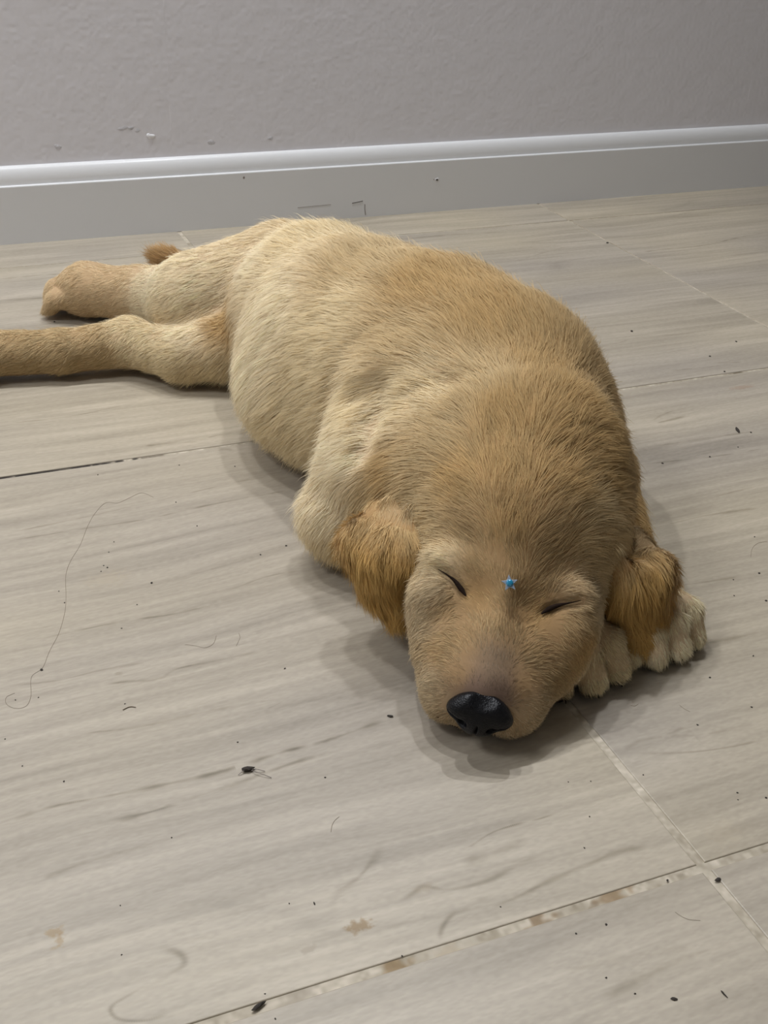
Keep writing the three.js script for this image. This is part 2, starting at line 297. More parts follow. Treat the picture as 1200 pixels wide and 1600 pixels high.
// ---------------------------------------------------------------- the puppy
// signed distance fields: round cones and ellipsoids joined by smooth minimum
function field(prims) {
  const P = prims.map(p => {
    if (p.e) { const inv = p.rot ? p.rot.clone().invert() : null; return { k: p.k ?? 0.02, cut: p.cut, c: p.e, r: p.r, m: inv ? new THREE.Matrix3().setFromMatrix4(new THREE.Matrix4().makeRotationFromQuaternion(inv)).elements : null }; }
    const ab = p.b.clone().sub(p.a); return { k: p.k ?? 0.02, cut: p.cut, a: p.a, ab, ra: p.ra, rb: p.rb, l2: Math.max(1e-9, ab.lengthSq()) };
  });
  return (x, y, z) => {
    let d = 1e3;
    for (const p of P) {
      let e;
      if (p.a) {
        const px = x - p.a.x, py = y - p.a.y, pz = z - p.a.z;
        let t = (px * p.ab.x + py * p.ab.y + pz * p.ab.z) / p.l2; t = t < 0 ? 0 : t > 1 ? 1 : t;
        const qx = px - t * p.ab.x, qy = py - t * p.ab.y, qz = pz - t * p.ab.z;
        e = Math.sqrt(qx * qx + qy * qy + qz * qz) - (p.ra + (p.rb - p.ra) * t);
      } else {
        let qx = x - p.c.x, qy = y - p.c.y, qz = z - p.c.z;
        if (p.m) { const m = p.m, a = m[0] * qx + m[3] * qy + m[6] * qz, b = m[1] * qx + m[4] * qy + m[7] * qz, c = m[2] * qx + m[5] * qy + m[8] * qz; qx = a; qy = b; qz = c; }
        const r = p.r, ux = qx / r.x, uy = qy / r.y, uz = qz / r.z, k0 = Math.sqrt(ux * ux + uy * uy + uz * uz), wx = ux / r.x, wy = uy / r.y, wz = uz / r.z, k1 = Math.sqrt(wx * wx + wy * wy + wz * wz);
        e = k1 < 1e-9 ? -Math.min(r.x, r.y, r.z) : k0 * (k0 - 1) / k1;
      }
      const k = p.k;
      if (p.cut) { e = -e; const h = Math.max(k - Math.abs(d - e), 0) / k; d = Math.max(d, e) + h * h * k / 4; }
      else { const h = Math.max(k - Math.abs(d - e), 0) / k; d = Math.min(d, e) - h * h * k / 4; }
    }
    const e = 0.0025 - y, k = 0.006, h = Math.max(k - Math.abs(d - e), 0) / k;      // nothing sinks into the floor
    return Math.max(d, e) + h * h * k / 4;
  };
}
function gradient(f, p, e = 0.0008) { return V(f(p.x + e, p.y, p.z) - f(p.x - e, p.y, p.z), f(p.x, p.y + e, p.z) - f(p.x, p.y - e, p.z), f(p.x, p.y, p.z + e) - f(p.x, p.y, p.z - e)).normalize(); }
function surfaceNet(f, lo, hi, cell) {
  const nx = Math.ceil((hi.x - lo.x) / cell) + 1, ny = Math.ceil((hi.y - lo.y) / cell) + 1, nz = Math.ceil((hi.z - lo.z) / cell) + 1;
  const D = new Float32Array(nx * ny * nz), B = 6, at = (i, j, k) => (k * ny + j) * nx + i;
  for (let k0 = 0; k0 < nz; k0 += B) for (let j0 = 0; j0 < ny; j0 += B) for (let i0 = 0; i0 < nx; i0 += B) {
    const c = f(lo.x + (i0 + B / 2) * cell, lo.y + (j0 + B / 2) * cell, lo.z + (k0 + B / 2) * cell), far = Math.abs(c) > B * cell * 1.6;
    for (let k = k0; k < Math.min(nz, k0 + B); k++) for (let j = j0; j < Math.min(ny, j0 + B); j++) for (let i = i0; i < Math.min(nx, i0 + B); i++) D[at(i, j, k)] = far ? c : f(lo.x + i * cell, lo.y + j * cell, lo.z + k * cell);
  }
  const id = new Int32Array(nx * ny * nz).fill(-1), pos = [], idx = [];
  const E = [[0, 1], [2, 3], [4, 5], [6, 7], [0, 2], [1, 3], [4, 6], [5, 7], [0, 4], [1, 5], [2, 6], [3, 7]];
  for (let k = 0; k < nz - 1; k++) for (let j = 0; j < ny - 1; j++) for (let i = 0; i < nx - 1; i++) {
    const v = []; let n = 0;
    for (let c = 0; c < 8; c++) { const q = D[at(i + (c & 1), j + (c >> 1 & 1), k + (c >> 2))]; v.push(q); if (q < 0) n++; }
    if (!n || n === 8) continue;
    let sx = 0, sy = 0, sz = 0, m = 0;
    for (const [a, b] of E) if ((v[a] < 0) !== (v[b] < 0)) { const t = v[a] / (v[a] - v[b]); sx += lerp(a & 1, b & 1, t); sy += lerp(a >> 1 & 1, b >> 1 & 1, t); sz += lerp(a >> 2, b >> 2, t); m++; }
    const p = V(lo.x + (i + sx / m) * cell, lo.y + (j + sy / m) * cell, lo.z + (k + sz / m) * cell);
    for (let s = 0; s < 2; s++) { const g = gradient(f, p); p.addScaledVector(g, -clamp(f(p.x, p.y, p.z), -cell, cell) * 0.9); }
    id[at(i, j, k)] = pos.length / 3; pos.push(p.x, p.y, p.z);
  }
  for (let k = 1; k < nz - 1; k++) for (let j = 1; j < ny - 1; j++) for (let i = 1; i < nx - 1; i++) {
    const a = D[at(i, j, k)] < 0;
    for (let ax = 0; ax < 3; ax++) {
      const b = D[at(i + (ax === 0), j + (ax === 1), k + (ax === 2))] < 0;
      if (a === b) continue;
      const q = ax === 0 ? [id[at(i, j - 1, k - 1)], id[at(i, j, k - 1)], id[at(i, j, k)], id[at(i, j - 1, k)]] : ax === 1 ? [id[at(i - 1, j, k - 1)], id[at(i - 1, j, k)], id[at(i, j, k)], id[at(i, j, k - 1)]] : [id[at(i - 1, j - 1, k)], id[at(i, j - 1, k)], id[at(i, j, k)], id[at(i - 1, j, k)]];
      if (q.some(n => n < 0)) continue;
      if (a) idx.push(q[0], q[1], q[2], q[0], q[2], q[3]); else idx.push(q[0], q[2], q[1], q[0], q[3], q[2]);
    }
  }
  const g = new THREE.BufferGeometry(), P = new Float32Array(pos), Nn = new Float32Array(pos.length);
  for (let n = 0; n < P.length; n += 3) { const q = gradient(f, V(P[n], P[n + 1], P[n + 2])); Nn[n] = q.x; Nn[n + 1] = q.y; Nn[n + 2] = q.z; }
  g.setAttribute('position', new THREE.BufferAttribute(P, 3)); g.setAttribute('normal', new THREE.BufferAttribute(Nn, 3)); g.setIndex(idx);
  return g;
}

// head frame: origin on the stop between the eyes, Z down the bridge to the nose, X to the picture's right, Y out of the face
const STOP = onFloor(795, 912, 0.092), NOSE_TOP = onFloor(757, 1078, 0.052);
const HZ = NOSE_TOP.clone().sub(STOP).normalize();
const HX = camX.clone().multiplyScalar(Math.cos(0.19)).addScaledVector(camY, -Math.sin(0.19)); HX.addScaledVector(HZ, -HX.dot(HZ)).normalize();
const HY = HZ.clone().cross(HX).normalize();
const headM = new THREE.Matrix4().makeBasis(HX, HY, HZ).setPosition(STOP), headQ = new THREE.Quaternion().setFromRotationMatrix(headM);
const H = (x, y, z) => V(x, y, z).applyMatrix4(headM);

const cone = (a, ra, b, rb, k) => ({ a, ra, b, rb, k });
const ball = (c, r, k) => ({ e: c, r: typeof r === 'number' ? V(r, r, r) : r, k });
const hball = (x, y, z, rx, ry, rz, k, cut) => ({ e: H(x, y, z), r: V(rx, ry, rz), rot: headQ, k, cut });
function paw(center, dir, size, list, kk = 0.003) {      // four toes fanning from the metacarpus
  const f = V(dir.x, 0, dir.z).normalize(), s = V(f.z, 0, -f.x);
  list.push(ball(center.clone().addScaledVector(f, -0.008 * size), V(0.024, 0.019, 0.024).multiplyScalar(size), 0.012));
  [-1.5, -0.5, 0.5, 1.5].forEach(n => {
    const mid = Math.abs(n) < 1 ? 1 : 0;
    const a = center.clone().addScaledVector(f, -0.004 * size).addScaledVector(s, n * 0.0155 * size); a.y += 0.005 * size;
    const b = center.clone().addScaledVector(f, (0.015 + 0.007 * mid) * size).addScaledVector(s, n * 0.0188 * size); b.y += 0.001 * size;
    const c = b.clone().addScaledVector(f, 0.009 * size); c.y = 0.012 * size;
    list.push(cone(a, 0.0092 * size, b, 0.0102 * size, kk), cone(b, 0.0102 * size, c, 0.0086 * size, 0.002));
  });
}
const body = [
  // trunk from rump to neck
  cone(V(0.012, 0.074, -0.785), 0.066, V(0.008, 0.083, -0.69), 0.084, 0.03),
  cone(V(0.008, 0.083, -0.69), 0.084, V(0.008, 0.086, -0.58), 0.098, 0.03),
  cone(V(0.008, 0.086, -0.58), 0.098, V(0.032, 0.090, -0.48), 0.105, 0.03),
  cone(V(0.032, 0.090, -0.48), 0.105, V(0.046, 0.092, -0.40), 0.103, 0.03),
  cone(V(0.046, 0.092, -0.40), 0.098, V(0.022, 0.100, -0.29), 0.074, 0.03),
  cone(V(0.022, 0.100, -0.29), 0.074, V(-0.002, 0.09, -0.24), 0.062, 0.03),
  ball(V(-0.02, 0.06, -0.57), V(0.085, 0.06, 0.10), 0.03),
  cone(H(-0.028, -0.062, -0.065), 0.044, V(-0.040, 0.085, -0.355), 0.056, 0.03),
  cone(H(0.034, -0.062, -0.062), 0.044, V(0.085, 0.085, -0.375), 0.056, 0.03),
  // right foreleg (picture left): shoulder, upper arm, elbow, forearm folded under the head
  cone(V(-0.018, 0.115, -0.39), 0.058, V(-0.078, 0.042, -0.372), 0.036, 0.014),
  cone(V(-0.078, 0.040, -0.372), 0.032, V(-0.02, 0.026, -0.26), 0.024, 0.012),
  cone(V(-0.02, 0.026, -0.26), 0.024, V(0.022, 0.026, -0.195), 0.020, 0.012),
  // left foreleg (picture right)
  cone(V(0.095, 0.11, -0.43), 0.058, V(0.135, 0.045, -0.37), 0.036, 0.03),
  cone(V(0.135, 0.042, -0.36), 0.034, V(0.086, 0.028, -0.215), 0.021, 0.015),
  // far hind leg: thigh, shank, metatarsus
  cone(V(0.0, 0.085, -0.80), 0.062, V(-0.085, 0.066, -0.822), 0.050, 0.022),
  cone(V(-0.085, 0.062, -0.822), 0.048, V(-0.130, 0.042, -0.93), 0.028, 0.02),
  cone(V(-0.130, 0.040, -0.93), 0.031, V(-0.182, 0.033, -0.987), 0.030, 0.014),
  // near hind leg coming out from under the belly
  cone(V(-0.04, 0.045, -0.73), 0.04, V(-0.12, 0.031, -0.755), 0.027, 0.02),
  cone(V(-0.12, 0.030, -0.755), 0.026, V(-0.166, 0.031, -0.808), 0.025, 0.010),
  cone(V(-0.166, 0.031, -0.808), 0.026, V(-0.235, 0.026, -0.815), 0.022, 0.010),
  cone(V(-0.235, 0.026, -0.815), 0.022, V(-0.300, 0.027, -0.828), 0.024, 0.010),
  // skull, brow, cheeks, muzzle, lips, chin
  hball(0, -0.060, -0.062, 0.062, 0.062, 0.066, 0.02),
  hball(0, -0.040, -0.030, 0.050, 0.036, 0.040, 0.02),
  hball(-0.035, -0.016, -0.010, 0.018, 0.012, 0.010, 0.010),
  hball(0.037, -0.016, -0.012, 0.018, 0.012, 0.010, 0.010),
  hball(-0.042, -0.024, 0.012, 0.014, 0.012, 0.012, 0.010),
  hball(0.044, -0.024, 0.010, 0.014, 0.012, 0.012, 0.010),
  hball(-0.032, -0.050, -0.004, 0.030, 0.036, 0.036, 0.018), hball(-0.030, -0.046, 0.026, 0.022, 0.028, 0.030, 0.014), hball(0.038, -0.046, 0.024, 0.023, 0.028, 0.030, 0.014),
  hball(0.039, -0.050, -0.002, 0.031, 0.036, 0.038, 0.018),
  cone(H(0, -0.034, 0.0), 0.032, H(0, -0.026, 0.058), 0.024, 0.015),
  hball(-0.018, -0.040, 0.050, 0.023, 0.030, 0.037, 0.012),
  hball(0.023, -0.040, 0.048, 0.025, 0.030, 0.038, 0.012),
  hball(0.002, -0.052, 0.050, 0.026, 0.020, 0.036, 0.01),
  hball(-0.014, 0.004, 0.016, 0.010, 0.010, 0.012, 0.012, true), hball(0.016, 0.004, 0.016, 0.010, 0.010, 0.012, 0.012, true),
];
paw(V(0.020, 0.026, -0.196), V(0.25, 0, 1), 1.2, body);
paw(V(0.082, 0.025, -0.202), V(0.1, 0, 1), 1.08, body);
paw(V(-0.188, 0.024, -0.994), V(-0.75, 0, -0.7), 1.05, body);
body.push(cone(V(-0.182, 0.033, -0.987), 0.029, V(-0.208, 0.023, -1.012), 0.020, 0.014));
paw(V(-0.325, 0.026, -0.831), V(-1, 0, -0.1), 0.95, body);
{ // folds of skin behind the shoulder
  const first = field(body), hit = (x, y) => { const d = pixelRay(x, y), p = EYE.clone().addScaledVector(d, 0.3); for (let n = 0; n < 200; n++) { const e = first(p.x, p.y, p.z); if (e < 0.0002) break; p.addScaledVector(d, Math.max(0.0003, e * 0.8)); } return p; };
  const fold = (a, b, r) => body.push({ ...cone(hit(...a), r, hit(...b), r, 0.02), cut: true });
  fold([606, 598], [588, 640], 0.004); fold([588, 640], [572, 700], 0.004); fold([696, 594], [712, 600], 0.003); fold([560, 612], [592, 600], 0.003);
}
const bodyField = field(body);
function onBody(px, py, f = bodyField) {                     // where the sight line through a pixel meets the body
  const d = pixelRay(px, py), p = EYE.clone().addScaledVector(d, 0.3);
  for (let n = 0; n < 200; n++) { const e = f(p.x, p.y, p.z); if (e < 0.0002 || p.y < 0.0) break; p.addScaledVector(d, Math.max(0.0003, e * 0.8)); }
  return p;
}
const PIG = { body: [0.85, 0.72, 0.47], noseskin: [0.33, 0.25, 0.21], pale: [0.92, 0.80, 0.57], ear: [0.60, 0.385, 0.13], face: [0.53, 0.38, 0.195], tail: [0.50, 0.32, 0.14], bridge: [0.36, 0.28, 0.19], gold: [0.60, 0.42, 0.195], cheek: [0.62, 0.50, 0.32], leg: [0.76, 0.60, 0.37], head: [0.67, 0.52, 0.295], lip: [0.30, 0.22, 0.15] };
// how the coat lies: pixel, direction in the picture, hair length (mm), lift, pigment
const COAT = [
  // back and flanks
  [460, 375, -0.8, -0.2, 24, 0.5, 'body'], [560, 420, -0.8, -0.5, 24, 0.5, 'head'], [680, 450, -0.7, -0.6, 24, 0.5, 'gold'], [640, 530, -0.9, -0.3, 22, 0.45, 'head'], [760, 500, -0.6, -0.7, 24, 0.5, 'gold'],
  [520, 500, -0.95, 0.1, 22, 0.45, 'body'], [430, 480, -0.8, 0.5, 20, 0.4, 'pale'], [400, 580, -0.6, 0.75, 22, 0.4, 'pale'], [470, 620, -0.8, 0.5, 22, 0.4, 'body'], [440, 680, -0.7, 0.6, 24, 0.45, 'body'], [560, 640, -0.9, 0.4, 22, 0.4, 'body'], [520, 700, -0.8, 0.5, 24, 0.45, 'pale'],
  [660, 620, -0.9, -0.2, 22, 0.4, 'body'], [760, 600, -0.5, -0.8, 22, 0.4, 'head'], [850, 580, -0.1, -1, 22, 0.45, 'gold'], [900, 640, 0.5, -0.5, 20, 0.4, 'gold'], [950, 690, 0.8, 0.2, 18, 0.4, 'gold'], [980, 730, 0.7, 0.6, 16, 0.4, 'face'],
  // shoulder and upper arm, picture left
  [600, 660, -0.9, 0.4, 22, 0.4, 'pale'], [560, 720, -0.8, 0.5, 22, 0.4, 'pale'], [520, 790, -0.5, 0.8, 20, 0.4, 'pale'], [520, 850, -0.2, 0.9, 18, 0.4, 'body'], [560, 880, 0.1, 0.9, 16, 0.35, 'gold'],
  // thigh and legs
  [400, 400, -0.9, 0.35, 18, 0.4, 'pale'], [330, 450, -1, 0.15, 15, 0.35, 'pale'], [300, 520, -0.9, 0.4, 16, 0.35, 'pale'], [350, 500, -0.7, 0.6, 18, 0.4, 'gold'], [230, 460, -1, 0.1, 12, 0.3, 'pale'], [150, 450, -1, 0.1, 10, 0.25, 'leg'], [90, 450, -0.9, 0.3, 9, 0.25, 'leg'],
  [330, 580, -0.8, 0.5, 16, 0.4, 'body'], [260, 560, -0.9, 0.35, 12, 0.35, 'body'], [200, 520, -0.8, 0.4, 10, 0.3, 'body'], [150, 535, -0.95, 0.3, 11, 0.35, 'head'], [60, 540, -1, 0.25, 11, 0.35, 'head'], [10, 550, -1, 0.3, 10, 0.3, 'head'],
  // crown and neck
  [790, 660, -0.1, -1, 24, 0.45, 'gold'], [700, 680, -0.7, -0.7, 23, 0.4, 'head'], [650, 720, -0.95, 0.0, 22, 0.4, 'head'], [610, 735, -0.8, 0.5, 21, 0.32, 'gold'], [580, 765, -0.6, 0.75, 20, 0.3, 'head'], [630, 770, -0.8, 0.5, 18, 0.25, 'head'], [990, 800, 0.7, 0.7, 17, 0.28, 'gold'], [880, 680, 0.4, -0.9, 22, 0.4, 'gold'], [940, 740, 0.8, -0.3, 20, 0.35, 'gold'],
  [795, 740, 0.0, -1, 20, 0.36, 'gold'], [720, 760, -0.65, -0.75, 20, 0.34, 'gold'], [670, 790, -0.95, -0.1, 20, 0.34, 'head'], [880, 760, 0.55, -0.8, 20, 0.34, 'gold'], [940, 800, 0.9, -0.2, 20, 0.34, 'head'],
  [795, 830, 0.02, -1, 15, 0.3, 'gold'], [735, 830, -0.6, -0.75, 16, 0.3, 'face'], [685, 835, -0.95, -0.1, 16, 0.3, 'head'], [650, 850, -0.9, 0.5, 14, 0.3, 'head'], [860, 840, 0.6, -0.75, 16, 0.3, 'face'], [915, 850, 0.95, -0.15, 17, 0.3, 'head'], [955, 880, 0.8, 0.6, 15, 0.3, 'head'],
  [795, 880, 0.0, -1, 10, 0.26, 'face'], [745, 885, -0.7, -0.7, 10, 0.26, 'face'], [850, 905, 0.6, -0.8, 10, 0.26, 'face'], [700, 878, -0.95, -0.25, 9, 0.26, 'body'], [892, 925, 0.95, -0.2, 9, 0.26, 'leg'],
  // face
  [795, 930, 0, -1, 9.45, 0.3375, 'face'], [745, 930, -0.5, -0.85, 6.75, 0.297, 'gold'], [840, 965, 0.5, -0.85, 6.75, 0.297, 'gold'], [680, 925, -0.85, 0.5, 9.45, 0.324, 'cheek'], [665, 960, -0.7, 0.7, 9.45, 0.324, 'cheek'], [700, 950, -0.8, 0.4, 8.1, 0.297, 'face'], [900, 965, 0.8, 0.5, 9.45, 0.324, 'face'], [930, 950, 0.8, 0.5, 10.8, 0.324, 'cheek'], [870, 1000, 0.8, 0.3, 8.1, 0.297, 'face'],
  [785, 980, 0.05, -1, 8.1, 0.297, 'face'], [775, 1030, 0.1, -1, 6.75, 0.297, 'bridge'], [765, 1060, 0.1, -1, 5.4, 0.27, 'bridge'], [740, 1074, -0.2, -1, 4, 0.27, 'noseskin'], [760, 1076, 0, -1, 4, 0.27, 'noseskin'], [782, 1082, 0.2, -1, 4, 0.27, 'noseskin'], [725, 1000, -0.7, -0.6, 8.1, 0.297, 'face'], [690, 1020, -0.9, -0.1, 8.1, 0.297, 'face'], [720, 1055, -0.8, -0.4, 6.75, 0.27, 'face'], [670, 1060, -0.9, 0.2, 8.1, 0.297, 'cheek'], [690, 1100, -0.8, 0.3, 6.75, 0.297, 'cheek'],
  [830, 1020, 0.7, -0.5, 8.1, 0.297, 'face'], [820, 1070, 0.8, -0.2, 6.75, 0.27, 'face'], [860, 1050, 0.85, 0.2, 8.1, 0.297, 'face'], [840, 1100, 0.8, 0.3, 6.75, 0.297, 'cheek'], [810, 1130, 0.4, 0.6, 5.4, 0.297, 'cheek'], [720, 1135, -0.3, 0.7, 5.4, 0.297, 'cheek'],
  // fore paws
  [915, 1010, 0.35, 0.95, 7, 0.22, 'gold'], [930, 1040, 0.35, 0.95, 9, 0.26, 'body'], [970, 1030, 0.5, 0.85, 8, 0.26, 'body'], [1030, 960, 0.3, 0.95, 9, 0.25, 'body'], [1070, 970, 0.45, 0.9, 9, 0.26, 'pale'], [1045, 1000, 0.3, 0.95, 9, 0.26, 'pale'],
];
const EAR_COAT = c => c.map(([x, y, dx, dy, l, lift, pig = 'ear']) => [x, y, dx, dy, l, lift, pig]);
const pack = (f, coat) => coat.map(([x, y, dx, dy, len, lift, pig]) => {
  const a = onBody(x, y, f), n = gradient(f, a), b = onBody(x + dx * 6, y + dy * 6, f), t = b.clone().sub(a);
  if (t.length() > 0.03) t.copy(camX).multiplyScalar(dx).addScaledVector(camY, -dy);
  t.addScaledVector(n, -t.dot(n)).normalize();
  return { a, t, len: len / 1000, lift, pig: PIG[pig], n };
});
// a skin mesh with pigment, and strands grown from it
function grow(f, lo, hi, cell, coat, count, seed, opt = {}) {
  const g = surfaceNet(f, lo, hi, cell), P = g.attributes.position, N = g.attributes.normal, n = P.count, guides = pack(f, coat);
  const T = new Float32Array(n * 3), L = new Float32Array(n), U = new Float32Array(n), C = new Float32Array(n * 3);
  for (let i = 0; i < n; i++) {
    const x = P.getX(i), y = P.getY(i), z = P.getZ(i), nx = N.getX(i), ny = N.getY(i), nz = N.getZ(i);
    let w = 0, tx = 0, ty = 0, tz = 0, l = 0, u = 0, r = 0, gg = 0, b = 0;
    for (const q of guides) {
      const dx = x - q.a.x, dy = y - q.a.y, dz = z - q.a.z, d2 = dx * dx + dy * dy + dz * dz + 6e-5;
      const k = (1 + 0.9 * (nx * q.n.x + ny * q.n.y + nz * q.n.z)) / (d2 * d2);
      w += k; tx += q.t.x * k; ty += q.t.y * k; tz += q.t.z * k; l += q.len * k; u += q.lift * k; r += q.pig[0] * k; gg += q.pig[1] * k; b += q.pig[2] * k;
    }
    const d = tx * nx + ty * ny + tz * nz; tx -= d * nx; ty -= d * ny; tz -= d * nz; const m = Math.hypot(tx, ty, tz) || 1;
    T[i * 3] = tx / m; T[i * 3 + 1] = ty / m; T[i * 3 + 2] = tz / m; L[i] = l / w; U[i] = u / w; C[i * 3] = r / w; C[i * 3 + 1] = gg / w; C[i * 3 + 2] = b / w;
  }
  g.setAttribute('color', new THREE.BufferAttribute(C, 3));
  // area-weighted roots
  const I = g.index.array, F = I.length / 3, cum = new Float64Array(F); let sum = 0;
  for (let t = 0; t < F; t++) {
    const a = I[t * 3] * 3, b = I[t * 3 + 1] * 3, c = I[t * 3 + 2] * 3, p = P.array;
    const ux = p[b] - p[a], uy = p[b + 1] - p[a + 1], uz = p[b + 2] - p[a + 2], vx = p[c] - p[a], vy = p[c + 1] - p[a + 1], vz = p[c + 2] - p[a + 2];
    const cx = uy * vz - uz * vy, cy = uz * vx - ux * vz, cz = ux * vy - uy * vx, ar = Math.hypot(cx, cy, cz);
    let k = ar * lerp(2.6, 0.9, smooth(0.004, 0.018, L[I[t * 3]]));
    if (cy / (ar || 1) < -0.6) k *= p[a + 1] < 0.012 ? 0.04 : 0.4;
    sum += k; cum[t] = sum;
  }
  const R = rng(seed), VN = 7, pos = new Float32Array(count * VN * 3), nor = new Float32Array(count * VN * 3), col = new Float32Array(count * VN * 3), idx = new Uint32Array(count * 15);
  let made = 0;
  const root = V(), nn = V(), tt = V(), side = V(), dir = V(), p = V(), cl = V(), tmp = V(), hn = V();
  const W3 = [1, 0.85, 0.55];
  for (let s = 0; s < count; s++) {
    const key = R() * sum; let a = 0, b = F - 1; while (a < b) { const m = (a + b) >> 1; if (cum[m] < key) a = m + 1; else b = m; }
    let u = R(), v = R(); if (u + v > 1) { u = 1 - u; v = 1 - v; } const w = 1 - u - v, i0 = I[a * 3], i1 = I[a * 3 + 1], i2 = I[a * 3 + 2];
    const mix = (A, c) => A[i0 * 3 + c] * w + A[i1 * 3 + c] * u + A[i2 * 3 + c] * v, mix1 = A => A[i0] * w + A[i1] * u + A[i2] * v;
    root.set(mix(P.array, 0), mix(P.array, 1), mix(P.array, 2)); nn.set(mix(N.array, 0), mix(N.array, 1), mix(N.array, 2)).normalize(); tt.set(mix(T, 0), mix(T, 1), mix(T, 2)).normalize();
    if (opt.bald && opt.bald(root)) { for (let q = 0; q < 8; q++) R(); continue; }
    let len = mix1(L) * (0.62 + 0.55 * R()), lift = mix1(U);
    const fly = R(), sc = lerp(0.26, 0.8, smooth(0.006, 0.014, len)), face = smooth(0.012, 0.006, len), lock = opt.lock ? opt.lock(root) : 1;
    // locks: a coherent swirl of direction, and tips drawn towards a shared lock centre
    const a1 = 0.55 * noise3(root.x * 60, root.y * 60, root.z * 60, seed) + 0.35 * noise3(root.x * 190, root.y * 190, root.z * 190, seed + 3);
    side.crossVectors(nn, tt); tt.addScaledVector(side, a1 * (opt.wave ?? 1) * (0.35 + 0.65 * lock) + (R() - 0.5) * 0.4).normalize();
    lift *= 1 + 0.5 * noise3(root.x * 90, root.y * 90, root.z * 90, seed + 9) + (R() - 0.5) * 0.5; if (fly > 0.96) { lift = Math.min(1, lift * 1.8); len *= 1.15; }
    const CS = 0.0075 * sc, gx = Math.floor(root.x / CS), gy = Math.floor(root.y / CS), gz = Math.floor(root.z / CS); let best = 1e9, bh = 0;
    for (let q = -1; q <= 1; q++) for (let r = -1; r <= 1; r++) for (let h = -1; h <= 1; h++) { const X = (gx + q + hash3(gx + q, gy + r, gz + h)) * CS, Y = (gy + r + hash3(gx + q + 91, gy + r, gz + h)) * CS, Z = (gz + h + hash3(gx + q, gy + r + 47, gz + h)) * CS, d = (X - root.x) ** 2 + (Y - root.y) ** 2 + (Z - root.z) ** 2; if (d < best) { best = d; cl.set(X, Y, Z); bh = hash3(gx + q + 7, gy + r + 3, gz + h + 5); } }
    cl.sub(root); cl.addScaledVector(nn, -cl.dot(nn)); const pull = (opt.clump ?? 0.55) * (0.6 + 0.6 * bh) * lock;
    const tone = 1 + (R() - 0.5) * 0.2 + (bh - 0.5) * (0.08 + 0.2 * lock + 0.5 * face), warmth = (R() - 0.5) * 0.06;
    const cr = clamp(mix(C, 0) * (tone + warmth * 0.5), 0, 0.95), cg = clamp(mix(C, 1) * tone, 0, 0.95), cb = clamp(mix(C, 2) * (tone - warmth), 0, 0.95);
    const width = (opt.width ?? 0.00036) * (len > 0.012 ? 1 : 0.9) * (0.7 + 0.6 * R()), tw = (R() - 0.5) * 2.2, jx = (R() - 0.5) * 0.3, jz = (R() - 0.5) * 0.3;
    p.copy(root).addScaledVector(nn, -0.0008);
    const o = made * VN; let vi = o;
    for (let k = 0; k < 4; k++) {
      const lf = [1.5, 1.0, 0.55, 0.2][k] * lift;
      dir.copy(tt).addScaledVector(nn, lf); dir.x += jx * k * 0.4; dir.z += jz * k * 0.4; dir.y -= 0.06 * k; dir.normalize();
      if (k > 0) { p.addScaledVector(dir, len * [0, 0.36, 0.36, 0.28][k]).addScaledVector(cl, pull * [0, 0.2, 0.35, 0.35][k]); if (p.y < 0.0008) p.y = 0.0008; }
      side.crossVectors(dir, nn).normalize(); hn.crossVectors(side, dir).normalize();
      tmp.copy(side).multiplyScalar(Math.cos(tw)).addScaledVector(hn, Math.sin(tw));
      hn.multiplyScalar(0.4).addScaledVector(nn, 0.8).addScaledVector(side, -Math.sin(tw) * 0.25).normalize();
      const put = (x, y, z) => { const j = vi * 3; pos[j] = x; pos[j + 1] = Math.max(0.0005, y); pos[j + 2] = z; nor[j] = hn.x; nor[j + 1] = hn.y; nor[j + 2] = hn.z; col[j] = cr; col[j + 1] = cg; col[j + 2] = cb; vi++; };
      if (k === 3) put(p.x, p.y, p.z); else { const h = width * W3[k] / 2; put(p.x - tmp.x * h, p.y - tmp.y * h, p.z - tmp.z * h); put(p.x + tmp.x * h, p.y + tmp.y * h, p.z + tmp.z * h); }
    }
    idx.set([o, o + 1, o + 3, o, o + 3, o + 2, o + 2, o + 3, o + 5, o + 2, o + 5, o + 4, o + 4, o + 5, o + 6], made * 15);
    made++;
  }
  const h = new THREE.BufferGeometry();
  h.setAttribute('position', new THREE.BufferAttribute(pos.subarray(0, made * VN * 3), 3)); h.setAttribute('normal', new THREE.BufferAttribute(nor.subarray(0, made * VN * 3), 3)); h.setAttribute('color', new THREE.BufferAttribute(col.subarray(0, made * VN * 3), 3));
  h.setIndex(new THREE.BufferAttribute(idx.subarray(0, made * 15), 1));
  return { skin: g, hair: h };
}
const skinMat = new THREE.MeshStandardMaterial({ vertexColors: true, color: new THREE.Color().setRGB(0.58, 0.50, 0.44), roughness: 0.95 });
const hairMat = new THREE.MeshPhysicalMaterial({ vertexColors: true, color: 0xffffff, roughness: 0.85, side: THREE.DoubleSide, specularIntensity: 0.3, transmission: 0.35, thickness: 0 });
const puppy = group('puppy');
tag(puppy, 'sleeping golden cream puppy sprawled flat on the tiled floor', 'dog');

